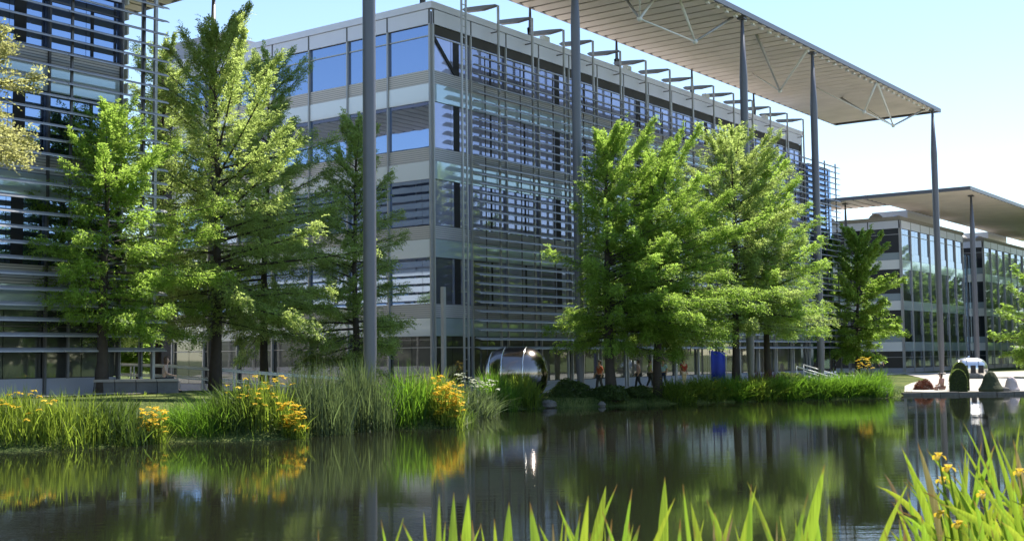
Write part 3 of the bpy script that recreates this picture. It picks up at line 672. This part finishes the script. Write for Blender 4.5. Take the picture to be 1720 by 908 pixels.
# clipped green sculptures on the plaza edge
def topiary(name, label, x, y, w, h, depth, rz):
    e = empty(name, (x, y, gh(x, y)), rz, label, 'topiary')
    bm = bmesh.new(); N = 14
    prof = [(-w/2, 0)]+[(-w/2*math.cos(math.pi*k/N)*(1.0), h*.45+h*.55*math.sin(math.pi*k/N)) for k in range(N+1)]+[(w/2, 0)]
    a = [bm.verts.new((p[0], -depth/2, p[1])) for p in prof]; b = [bm.verts.new((p[0]*.94, depth/2, p[1]*.97)) for p in prof]
    bm.faces.new(a); bm.faces.new(b[::-1])
    for i in range(len(prof)-1): bm.faces.new((a[i], b[i], b[i+1], a[i+1]))
    bmesh_obj('core', bm, 'hedge', e)
    rng = np.random.default_rng(int(x*10)); n = 2600; t = rng.integers(0, len(prof)-1, n); f = rng.uniform(0, 1, n); pr = np.array(prof)
    q = pr[t]*(1-f)[:, None]+pr[t+1]*f[:, None]; s = rng.uniform(-.5, .5, n)*depth
    k = rng.random(n) < .45; q[k] *= np.sqrt(rng.uniform(0, 1, (k.sum(), 1))); s[k] = -depth/2
    P = np.column_stack([q[:, 0], s, q[:, 1]])+rng.normal(0, .012, (n, 3))
    a_ = rng.normal(0, 1, (n, 3)); a_ /= np.linalg.norm(a_, axis=1, keepdims=True); b_ = np.cross(a_, rng.normal(0, 1, (n, 3))); b_ /= np.linalg.norm(b_, axis=1, keepdims=True)
    V = np.stack([P-a_*.035, P+b_*.02, P+a_*.035, P-b_*.02], 1).reshape(-1, 3)
    link('leaves', npmesh('leaves', V, np.arange(4*n).reshape(-1, 4), 'leaf_dark'), e); return e
M['hedge'] = mat('hedge_core', (.03, .04, .014), .95, 0, .4, 12, .8)
topiary('clipped_hedge', 'dark clipped hedge with rounded top at the water edge of the plaza', 26.3, 72.6, .95, 1.35, .9, R(-15))
topiary('clipped_hedge', 'taller clipped hedge arch just behind the rounded hedge on the plaza', 27.3, 75.0, 1.0, 1.75, .9, R(-15))
def rock(name, label, x, y, sx, sy, sz, m, seed, cone=0., cat='rock'):
    rng = random.Random(seed); bm = bmesh.new(); bmesh.ops.create_icosphere(bm, subdivisions=3, radius=1)
    ph = [rng.uniform(0, 6) for _ in range(6)]
    for v in bm.verts:
        k = 1+.13*math.sin(3*v.co.x+ph[0])+.11*math.sin(4*v.co.y+ph[1])+.08*math.sin(6*v.co.z+ph[2])
        v.co *= k
        f = 1-cone*max(0, v.co.z); v.co.x *= f; v.co.y *= f
    o = bmesh_obj(name, bm, m); o.scale = (sx, sy, sz); o.location = (x, y, max(gh(x, y), -.05)+sz*.25); o.rotation_euler = (0, 0, rng.uniform(0, 3))
    return prop(o, label, cat)
M['moss'] = mat('mossy_rock', (.05, .055, .025), .95, 0, .45, 5, .8)
M['pink_stone'] = mat('pale_pink_stone', (.55, .45, .42), .85, 0, .2, 4, .5)
rock('mossy_boulder', 'dark mossy pointed boulder at the plaza water edge', 27.9, 71.9, .75, .6, .85, 'moss', 3, .25)
rock('pale_boulder', 'pale pinkish rounded boulder at the right end of the plaza edge', 29.3, 72.2, .45, .4, .6, 'pink_stone', 4, .1)
rock('small_boulder', 'small brown stone between mossy and pale boulders', 28.7, 71.9, .35, .3, .3, 'rock', 5)
rock('bank_stone', 'pale stone at the end of the right bank planting', 20.6, 68.6, .3, .3, .4, 'rock', 6)
rock('bank_stone', 'rounded stone at the water between the steel sculpture and the dark bushes', 1.75, 60.2, .42, .35, .22, 'rock', 7)
rock('bank_stone', 'white stone at the water below the left central tree', 4.4, 61.1, .22, .2, .16, 'rock', 8)
# kerb stones along the plaza edge
ks = empty('stone_kerb', (22.6, 71.7, .08), 0, 'pale stone kerb along the water edge of the plaza', 'kerb')
kp = [(22.7, 71.75), (28, 71.35), (36, 71.75), (44, 72.2)]
for (ax, ay), (bx_, by) in zip(kp, kp[1:]):
    L = math.hypot(bx_-ax, by-ay); n = int(L/1.0); an = math.atan2(by-ay, bx_-ax)
    for i in range(n):
        f = (i+.5)/n; box('kerb_stone', 'rock', (ax+(bx_-ax)*f-22.6, ay+(by-ay)*f-71.7, -.17+.012*((i*7) % 3)), (L/n-.025, .5, .5), ks, (0, 0, an))

# ------------------------------------------------------------------ steel pods
def pod(name, label, loc, rz, L, r, m='steel', windows=False):
    """barrel shaped polished shell with hoops, lying on its side"""
    e = empty(name, loc, rz, label, 'sculpture')
    NU, NV = 28, 20; V = []; F = []
    for i in range(NU+1):
        t = -1+2*i/NU; rr = r*(1-abs(t)**3.2)**.5 if abs(t) < 1 else .0
        rr = max(rr, .02)
        for j in range(NV):
            a = 2*math.pi*j/NV; V.append((t*L/2, rr*math.cos(a), r*.92+rr*math.sin(a)))
    for i in range(NU):
        for j in range(NV): F.append((i*NV+j, i*NV+(j+1) % NV, (i+1)*NV+(j+1) % NV, (i+1)*NV+j))
    shell = link('shell', npmesh('shell', V, F, m, True), e)
    for t in (-.72, -.30, .36):
        rr = r*(1-abs(t)**3.2)**.5+.02
        tube('hoop', [(t*L/2, rr*math.cos(a), r*.92+rr*math.sin(a)) for a in np.linspace(-.9, math.pi+.9, 30)], .035, 'hoop', shell, 6)
    if windows:
        for t in (-.45, 0, .45): box('opening', 'dark', (t*L/2, -r*.93, r*.9), (L*.14, .25, r*.7), shell)
    box('base', 'concrete', (0, 0, .08), (L*.7, r*1.1, .3), e)
    return e
pod('steel_pod', 'polished steel barrel shaped sculpture with hoops glinting in the sun', (.15, 62.0, .42), R(-12), 3.3, 1.35)
pod('steel_pod', 'shiny arched pod with dark openings on the far plaza', (34.5, 92.5, .42), R(-8), 2.5, .85, 'hoop', True)

# ------------------------------------------------------------------ handrails, walls, banner, parasols
def handrail(label, pts, posts=True, gap=.45, group=None):
    p0 = Vector(pts[0]); e = empty('handrail', (p0.x, p0.y, gh(p0.x, p0.y)), 0, label, 'handrail', group); o = Vector(e.location)
    P = [Vector(p)-o for p in pts]
    tube('top_rail', P, .045, 'white', e, 6); tube('lower_rail', [p-Vector((0, 0, gap)) for p in P], .035, 'white', e, 6)  # white colour on the rails stands in for sunlight on the metal
    for a, b in zip(P, P[1:]):
        n = max(1, int((b-a).length/1.3))
        for i in range(n+1):
            q = a+(b-a)*i/n; zg = gh(q.x+o.x, q.y+o.y)-o.z; tube('post', [(q.x, q.y, zg-.05), q], .035, 'white', e, 6)
    return e
def rail_xy(x0, y0, z0, x1, y1, z1): return [(x0, y0, z0), (x1, y1, z1)]
handrail('long sloping handrail behind the left trees, nearer of the pair', [(-18.3, 54.0, 2.40), (-15.1, 54.0, 2.24), (-9.5, 54.0, 1.75), (-7.6, 54.0, 1.62)], group='ramp handrails on the left')
handrail('long sloping handrail behind the left trees, farther of the pair', [(-19.2, 55.8, 2.45), (-15.6, 55.8, 2.30), (-9.8, 55.8, 1.8), (-7.9, 55.8, 1.66)], group='ramp handrails on the left')
handrail('lower left stair handrail behind the right bank planting', [(20.0, 86.5, 1.6), (22.7, 86.5, .75)], group='stair handrails on the right')
handrail('upper right stair handrail beside the far facade corner', [(20.9, 88.2, 1.7), (23.4, 88.2, .9)], group='stair handrails on the right')
wl = empty('stone_bench', (-14.4, 47.0, gh(-14.4, 47.0)), R(2), 'low dark stone bench wall behind the bright grass mound', 'bench')
for i in range(4): box('seat_slab', 'stone', (-1.2+.8*i, 0, .50-.0), (.78, .55, .1), wl)
for i in range(4): box('block', 'concrete', (-1.2+.8*i, .02, .2), (.77, .42, .5), wl)
bn = empty('banner_stand', (13.55, 81.0, gh(13.55, 81.0)), R(10), 'plain bright blue upright banner beside the walkers', 'banner')
bm = bmesh.new(); vs = []
for i in range(9):
    x = -.5+i/8
    vs.append([bm.verts.new((x, .05*math.sin(i*1.1), z)) for z in (.3, 1.1, 2.25-.12*x)])
for a, b in zip(vs, vs[1:]):
    for k in range(2): bm.faces.new((a[k], b[k], b[k+1], a[k+1]))
bo = bmesh_obj('cloth', bm, 'blue', bn, True); sd_m = bo.modifiers.new('thickness', 'SOLIDIFY'); sd_m.thickness = .02
tube('pole', [(-.56, 0, 0), (-.56, 0, 2.5)], .03, 'alu', bn); tube('pole', [(.56, 0, 0), (.56, 0, 2.2)], .025, 'alu', bn); box('foot', 'dark', (0, 0, .1), (1.0, .5, .18), bn)
# ------------------------------------------------------------------ people
def skin(name, joints, edges, m, parent, root=0, sub=2):
    me = bpy.data.meshes.new(name); me.from_pydata([j[0] for j in joints], edges, []); me.materials.append(m)
    o = link(name, me, parent); md = o.modifiers.new('skin', 'SKIN'); md.use_smooth_shade = True
    for i, j in enumerate(joints):
        r = j[1]; sv = me.skin_vertices[0].data[i]; sv.radius = r if isinstance(r, tuple) else (r, r); sv.use_root = (i == root)
    if not me.skin_vertices: pass
    s_ = o.modifiers.new('smooth', 'SUBSURF'); s_.levels = sub; s_.render_levels = sub
    return o
def person(label, loc, rz, top, legs, hairc=(.05, .03, .02), seated=False, bare_legs=False, stride=.12, skirt=False):
    e = empty('person', loc, rz, label, 'person'); s = 0
    H = dict(pel=(0, 0, .95), spi=(0, 0, 1.13), che=(0, .01, 1.34), nec=(0, 0, 1.49), hd=(0, .02, 1.57), hd2=(0, .01, 1.66), tp=(0, -.01, 1.73))
    if seated: H = {k: (v[0], v[1]+(.06 if v[2] > 1.3 else 0), v[2]-.40) for k, v in H.items()}
    J = [(H['pel'], (.15, .105)), (H['spi'], (.13, .095)), (H['che'], (.155, .105)), (H['nec'], .05), (H['hd'], .075), (H['hd2'], .088), (H['tp'], .05)]
    Ed = [(0, 1), (1, 2), (2, 3), (3, 4), (4, 5), (5, 6)]
    J.append(((0, H['hd'][1]+.10, H['hd'][2]+.03), .018)); Ed.append((4, 7))                       # nose
    arms = []; lg = []
    for sg in (-1, 1):
        zc = H['che'][2]; i = len(J)
        sh = (sg*.18, .0, zc+.06); el = (sg*.24, -.04+sg*stride*.3, zc-.2); wr = (sg*.23, .10+sg*stride*.6, zc-.42)
        if seated: el = (sg*.23, .06, zc-.22); wr = (sg*.12, .30, zc-.30)
        pa = tuple(a+(a-b)*.28 for a, b in zip(wr, el))
        J += [(sh, .058), (el, .042), (wr, .030), (pa, (.036, .018))]; Ed += [(2, i), (i, i+1), (i+1, i+2), (i+2, i+3)]
        for k in range(4):
            f1 = tuple(p+(p-w)*.55+q for p, w, q in zip(pa, wr, (0, (k-1.5)*.02, -.01*abs(k-1)))); J.append((f1, .0085)); Ed.append((i+3, len(J)-1))
        J.append(((pa[0], pa[1]+.045, pa[2]+.03), .009)); Ed.append((i+2, len(J)-1))
        arms.append((sh, el, wr))
        i = len(J); hz = H['pel'][2]-.06; hp = (sg*.09, 0, hz)
        if seated: kn = (sg*.10, .42, hz+.02); an = (sg*.10, .44+.04*sg, .09)
        else: kn = (sg*.09, .05+sg*stride*.6, .50); an = (sg*.09, -.02+sg*stride*1.6, .09+(0.05 if sg < 0 else 0))
        toe = (an[0]+sg*.02, an[1]+.17, an[2]-.045)
        J += [(hp, .085), (kn, .058), (an, .038), (toe, (.04, .028))]; Ed += [(0, i), (i, i+1), (i+1, i+2), (i+2, i+3)]
        lg.append((hp, kn, an, toe))
    body = skin('body', J, Ed, M['skin'], e)
    def cm_(c): 
        k = 'cloth_%d_%d_%d' % tuple(int(x*255) for x in c)
        if k not in M: M[k] = mat(k, c, .85, 0, .15, 12)
        return M[k]
    mid = lambda a, b, f: tuple(x+(y-x)*f for x, y in zip(a, b))
    TJ = [(H['pel'], (.165, .125)), (H['spi'], (.15, .115)), (H['che'], (.175, .125)), (mid(H['che'], H['nec'], .6), .075)]; TE = [(0, 1), (1, 2), (2, 3)]
    for sh, el, wr in arms: i = len(TJ); TJ += [(sh, .072), (mid(sh, el, .8), .06)]; TE += [(2, i), (i, i+1)]
    skin('top', TJ, TE, cm_(top), e)
    LJ = [((H['pel'][0], H['pel'][1], H['pel'][2]-.01), (.168, .128))]; LE = []
    for hp, kn, an, toe in lg:
        i = len(LJ); LJ += [(hp, .105), (mid(hp, kn, .9), .08)]; LE += [(0, i), (i, i+1)]
        if not bare_legs: LJ += [(mid(kn, an, .9), .058)]; LE += [(i+1, i+2)]
    skin('trousers', LJ, LE, cm_(legs), e)
    for k, (hp, kn, an, toe) in enumerate(lg): skin('shoe', [((an[0], an[1]-.04, an[2]-.03), .05), (toe, (.05, .036))], [(0, 1)], M['dark'], e)
    h2 = H['hd2']; bm = bmesh.new(); bmesh.ops.create_uvsphere(bm, u_segments=14, v_segments=10, radius=.118)
    for v in bm.verts:
        if v.co.y > .035 and v.co.z < .05: v.co.y *= .25
        if v.co.z < 0 and v.co.y < .02: v.co.z *= 2.3 if seated else 1.1
    ho = bmesh_obj('hair', bm, mat('hair', hairc, .6, 0, .3, 20), body, True); ho.location = (h2[0], h2[1]-.01, h2[2]+.01)
    return e
def pz(x, y): return (x, y, gh(x, y)+.035)
person('person with long brown hair in a sleeveless beige top sitting on the stone bench', (-13.35, 47.0, gh(-13.4, 47)+.03), R(-75), (.42, .30, .25), (.03, .03, .035), (.07, .035, .02), True, True)
person('person in a pale blue shirt and dark jeans walking beside a central tree trunk', pz(9.25, 75.6), R(150), (.35, .50, .60), (.03, .04, .09))
person('person in a red top and cream trousers walking right of the blue shirt', pz(10.55, 75.8), R(200), (.30, .025, .025), (.62, .48, .38))
person('person in an orange red top between the dark bushes and the facade', pz(4.75, 67.4), R(120), (.40, .10, .04), (.05, .05, .06))
person('person in a pink top standing behind the central tree trunks', pz(7.35, 72.0), R(90), (.62, .38, .36), (.04, .04, .05))
person('person in a yellow green top standing beside the pink top', pz(8.15, 73.0), R(-80), (.42, .46, .14), (.05, .05, .05))
person('person in a white top at the dark doorway of the low far block', pz(33.6, 112.0), R(180), (.7, .7, .72), (.05, .05, .08))
person('small person in a pink top crouched low beside the reddish bush', (26.4, 75.6, gh(26.4, 75.6)-.28), R(100), (.6, .34, .3), (.35, .2, .16), (.05, .03, .02), True)

# ------------------------------------------------------------------ foreground irises on the near bank
TIPS = [(-0.423, 3.907, 1.993, 0.019), (-0.341, 3.734, 2.009, 0.0255), (-0.37, 4.115, 1.973, 0.016), (-0.28, 3.801, 2.027, 0.0185), (-0.225, 3.686, 2.097, 0.0251), (-0.203, 4.122, 2.053, 0.0402), (-0.179, 4.793, 1.974, 0.0467), (-0.127, 4.641, 1.876, 0.0181), (-0.021, 4.595, 1.964, 0.0492), (0.048, 3.889, 2.045, 0.0492), (0.146, 4.298, 2.001, 0.0167), (0.162, 3.96, 1.979, 0.0154), (0.228, 3.824, 2.069, 0.0373), (0.265, 3.738, 2.032, 0.0182), (0.206, 3.879, 2.012, 0.0265), (0.356, 4.806, 1.997, 0.0515), (0.39, 4.678, 2.016, 0.0182), (0.443, 4.649, 2.001, 0.0204), (0.566, 4.641, 2.045, 0.0452), (0.5, 3.851, 2.057, 0.0263), (0.546, 4.003, 2.084, 0.0175), (0.629, 4.415, 1.977, 0.0387), (0.46, 4.551, 1.881, 0.0443), (0.732, 4.711, 1.951, 0.0367), (0.766, 4.744, 1.897, 0.0416), (0.712, 3.713, 2.111, 0.0253), (0.859, 4.388, 2.034, 0.0256), (0.843, 4.473, 2.041, 0.0218), (0.753, 4.258, 1.978, 0.0249), (0.765, 3.831, 1.984, 0.0187), (0.975, 4.216, 1.952, 0.0329), (0.884, 3.716, 2.084, 0.0253), (1.172, 4.815, 1.906, 0.0281), (1.189, 4.725, 2.075, 0.0506), (1.096, 4.312, 1.978, 0.0336), (1.19, 3.99, 1.933, 0.0194), (1.524, 4.782, 1.993, 0.0279), (1.368, 4.344, 1.878, 0.0296), (1.561, 4.747, 1.878, 0.0462), (1.72, 4.702, 1.857, 0.0412), (1.629, 4.261, 1.887, 0.0291), (-0.069, 4.138, 1.962, 0.0242), (0.084, 4.379, 1.909, 0.0299)]
def near_leaf(name, c0, c1, trans):
    m = leafmat(name, c0, c1, trans, .5, .42, .45); n = m.node_tree.nodes; l = m.node_tree.links; p = n['Principled BSDF']
    tr_ = [x for x in n if x.bl_idname == 'ShaderNodeBsdfTranslucent'][0]
    tc = n.new('ShaderNodeTexCoord'); mp = n.new('ShaderNodeMapping'); mp.inputs['Scale'].default_value = (260, 60, 3); l.new(tc.outputs['Object'], mp.inputs[0])
    nz = n.new('ShaderNodeTexNoise'); nz.inputs['Scale'].default_value = 1; nz.inputs['Detail'].default_value = 3; l.new(mp.outputs[0], nz.inputs['Vector'])
    n2 = n.new('ShaderNodeTexNoise'); n2.inputs['Scale'].default_value = 9; n2.inputs['Detail'].default_value = 4; l.new(tc.outputs['Object'], n2.inputs['Vector'])
    sp = n.new('ShaderNodeSeparateXYZ'); l.new(tc.outputs['Generated'], sp.inputs[0])
    oi = n.new('ShaderNodeObjectInfo')
    a = n.new('ShaderNodeMath'); a.operation = 'MULTIPLY_ADD'; a.inputs[1].default_value = .10; l.new(n2.outputs[0], a.inputs[0]); l.new(sp.outputs[2], a.inputs[2])
    a2 = n.new('ShaderNodeMath'); a2.operation = 'MULTIPLY_ADD'; a2.inputs[1].default_value = .05; l.new(oi.outputs['Random'], a2.inputs[0]); l.new(a.outputs[0], a2.inputs[2])
    mr = n.new('ShaderNodeMapRange'); mr.inputs['From Min'].default_value = 1.035; mr.inputs['From Max'].default_value = 1.07; l.new(a2.outputs[0], mr.inputs[0])
    for sock, dry in ((p.inputs['Base Color'], (.20, .12, .04, 1)), (tr_.inputs['Color'], (.30, .17, .05, 1))):
        srcs = sock.links[0].from_socket
        hs = n.new('ShaderNodeHueSaturation'); l.new(srcs, hs.inputs['Color'])
        v = n.new('ShaderNodeMapRange'); v.inputs['From Min'].default_value = .3; v.inputs['From Max'].default_value = .7; v.inputs['To Min'].default_value = .72; v.inputs['To Max'].default_value = 1.22
        l.new(nz.outputs[0], v.inputs[0]); l.new(v.outputs[0], hs.inputs['Value'])
        h = n.new('ShaderNodeMapRange'); h.inputs['To Min'].default_value = .475; h.inputs['To Max'].default_value = .52; l.new(oi.outputs['Random'], h.inputs[0]); l.new(h.outputs[0], hs.inputs['Hue'])
        mx = n.new('ShaderNodeMix'); mx.data_type = 'RGBA'; l.new(mr.outputs[0], mx.inputs[0]); l.new(hs.outputs[0], mx.inputs[6]); mx.inputs[7].default_value = dry
        l.new(mx.outputs[2], sock)
    return m
M['iris_near'] = near_leaf('sunlit_iris_blade', (.10, .16, .02), (.16, .23, .03), (.40, .55, .045))
M['iris_dry'] = near_leaf('straw_coloured_dead_blade', (.22, .17, .08), (.30, .23, .11), (.3, .22, .09))
def blade(parent, root, tip, w, bend, m='iris_near', fold=.25):
    """one sword shaped leaf: ridged strip along a bent curve"""
    r, t = Vector(root), Vector(tip); c = (r+t)/2+Vector(bend); N = 12
    dirv = (t-r).normalized(); side = dirv.cross(Vector((0, 1, 0.15))).normalized(); nrm = side.cross(dirv)
    V = []; F = []
    for i in range(N+1):
        q = i/N; p = r*(1-q)**2+c*2*q*(1-q)+t*q*q
        ww = w*.5*min(1, .75+q)*(1-max(0, (q-.74)/.26)**1.5)+.0006
        V += [p-side*ww, p+nrm*ww*fold, p+side*ww]
    for i in range(N):
        a = i*3; F += [(a, a+1, a+4, a+3), (a+1, a+2, a+5, a+4)]
    o0 = parent.location; V = [Vector(v)-o0 for v in V]
    return link('blade', npmesh('blade', [v[:] for v in V], F, m, True), parent)
def flower(parent, p, s, rng):
    o0 = parent.location; p = Vector(p)
    V = []; F = []
    for k in range(6):
        a = k*math.pi/3+rng.uniform(-.2, .2); d = Vector((math.cos(a), math.sin(a), 0)); sd = Vector((-math.sin(a), math.cos(a), 0)); upk = k % 2
        prev = None
        for q, wz, wd in ((0, 0, .12), (.4, .3 if upk else .22, .42), (.8, .55 if upk else .05, .5), (1.05, .5 if upk else -.45, .16)):
            c = p-o0+d*q*s*(.5 if upk else 1)+Vector((0, 0, wz*s)); i = len(V); V += [(c-sd*wd*s*.8)[:], (c+sd*wd*s*.8)[:]]
            if prev is not None: F.append((prev, prev+1, i+1, i))
            prev = i
    return link('flower', npmesh('flower', V, F, 'petal', True), parent)
R5 = random.Random(5)
names = ['foreground iris leaves at the bottom left of the row', 'foreground iris leaves with a crossed pair of broad blades', 'foreground iris leaves below the middle of the lake',
         'foreground iris leaves with one tall blade under the central trees', 'foreground iris leaves with curved crossing blades', 'foreground iris leaves with the tallest single blade', 'foreground iris leaves just left of the flowering clump']
lim = [-.24, -.05, .3, .62, .9, 1.3, 9]; iris = {}
for (x, y, z, w) in TIPS:
    k = next(i for i, L in enumerate(lim) if x < L)
    if k not in iris:
        cx = [-.33, -.15, .12, .5, .78, 1.1, 1.55][k]; iris[k] = empty('iris_plant', (cx, 4.3, gh(cx, 4.3)), 0, names[k], 'iris', 'foreground irises')
    e = iris[k]; ln = R5.uniform(-.22, .22)*(1 if w > .03 else 1.6)
    blade(e, (x+ln*.75, y+R5.uniform(-.15, .15), e.location.z-.05), (x, y, z), w*.9, (R5.uniform(-.05, .05)+ln*.15, 0, .05))
for k, e in iris.items():                    # shorter leaves low in the tufts
    for j_ in range(13):
        x = e.location.x+R5.uniform(-.26, .26); y = 4.3+R5.uniform(-.5, .5)
        blade(e, (x+R5.uniform(-.1, .1), y, e.location.z-.05), (x+R5.uniform(-.1, .1), y, 2.5-y*R5.uniform(.13, .168)), R5.uniform(.010, .026), (R5.uniform(-.09, .09), 0, .05), 'iris_near' if j_ % 4 else 'iris_dry')
ic = empty('iris_plant', (2.35, 5.5, gh(2.35, 5.5)), 0, 'large flowering iris clump with arching leaves at the lower right corner', 'iris', 'foreground irises')
for i in range(330):
    rx_ = 2.42+R5.uniform(-.5, .65); ry_ = 5.5+R5.uniform(-.6, .6); h_ = R5.uniform(.5, 1.12)
    reach = R5.choice((-1, -1, -.6, .3, .6))*R5.uniform(.1, .55)*h_
    arch = R5.random() < .5
    z1 = gh(2.4, 5.5)+h_*(.75 if arch else .98)
    tx = rx_+reach*(1.25 if arch else .8)
    if tx < 1.72: tx = 1.72+R5.uniform(0, .25); z1 = min(z1, 1.9)
    blade(ic, (rx_, ry_, gh(2.4, 5.5)-.05), (tx, ry_+R5.uniform(-.25, .1), z1), R5.uniform(.013, .034), (-reach*.35, 0, .28*h_ if arch else .06), 'iris_near' if i % 9 else 'iris_dry')
for p in ((1.79, 5.2, 2.06), (1.83, 5.2, 2.01), (1.82, 5.25, 1.955), (1.97, 5.2, 1.90), (1.79, 5.2, 1.82), (2.13, 5.2, 1.99), (1.83, 5.1, 1.79)):
    stk = tube('stalk', [Vector((p[0]+.18, p[1]+.2, 1.1))-ic.location, Vector((p[0]+.04, p[1]+.03, p[2]-.2))-ic.location, Vector(p)-ic.location], [.007, .006, .004], 'reed_lime', ic, 5)
    fl = flower(ic, p, .032, R5); fl.parent = stk
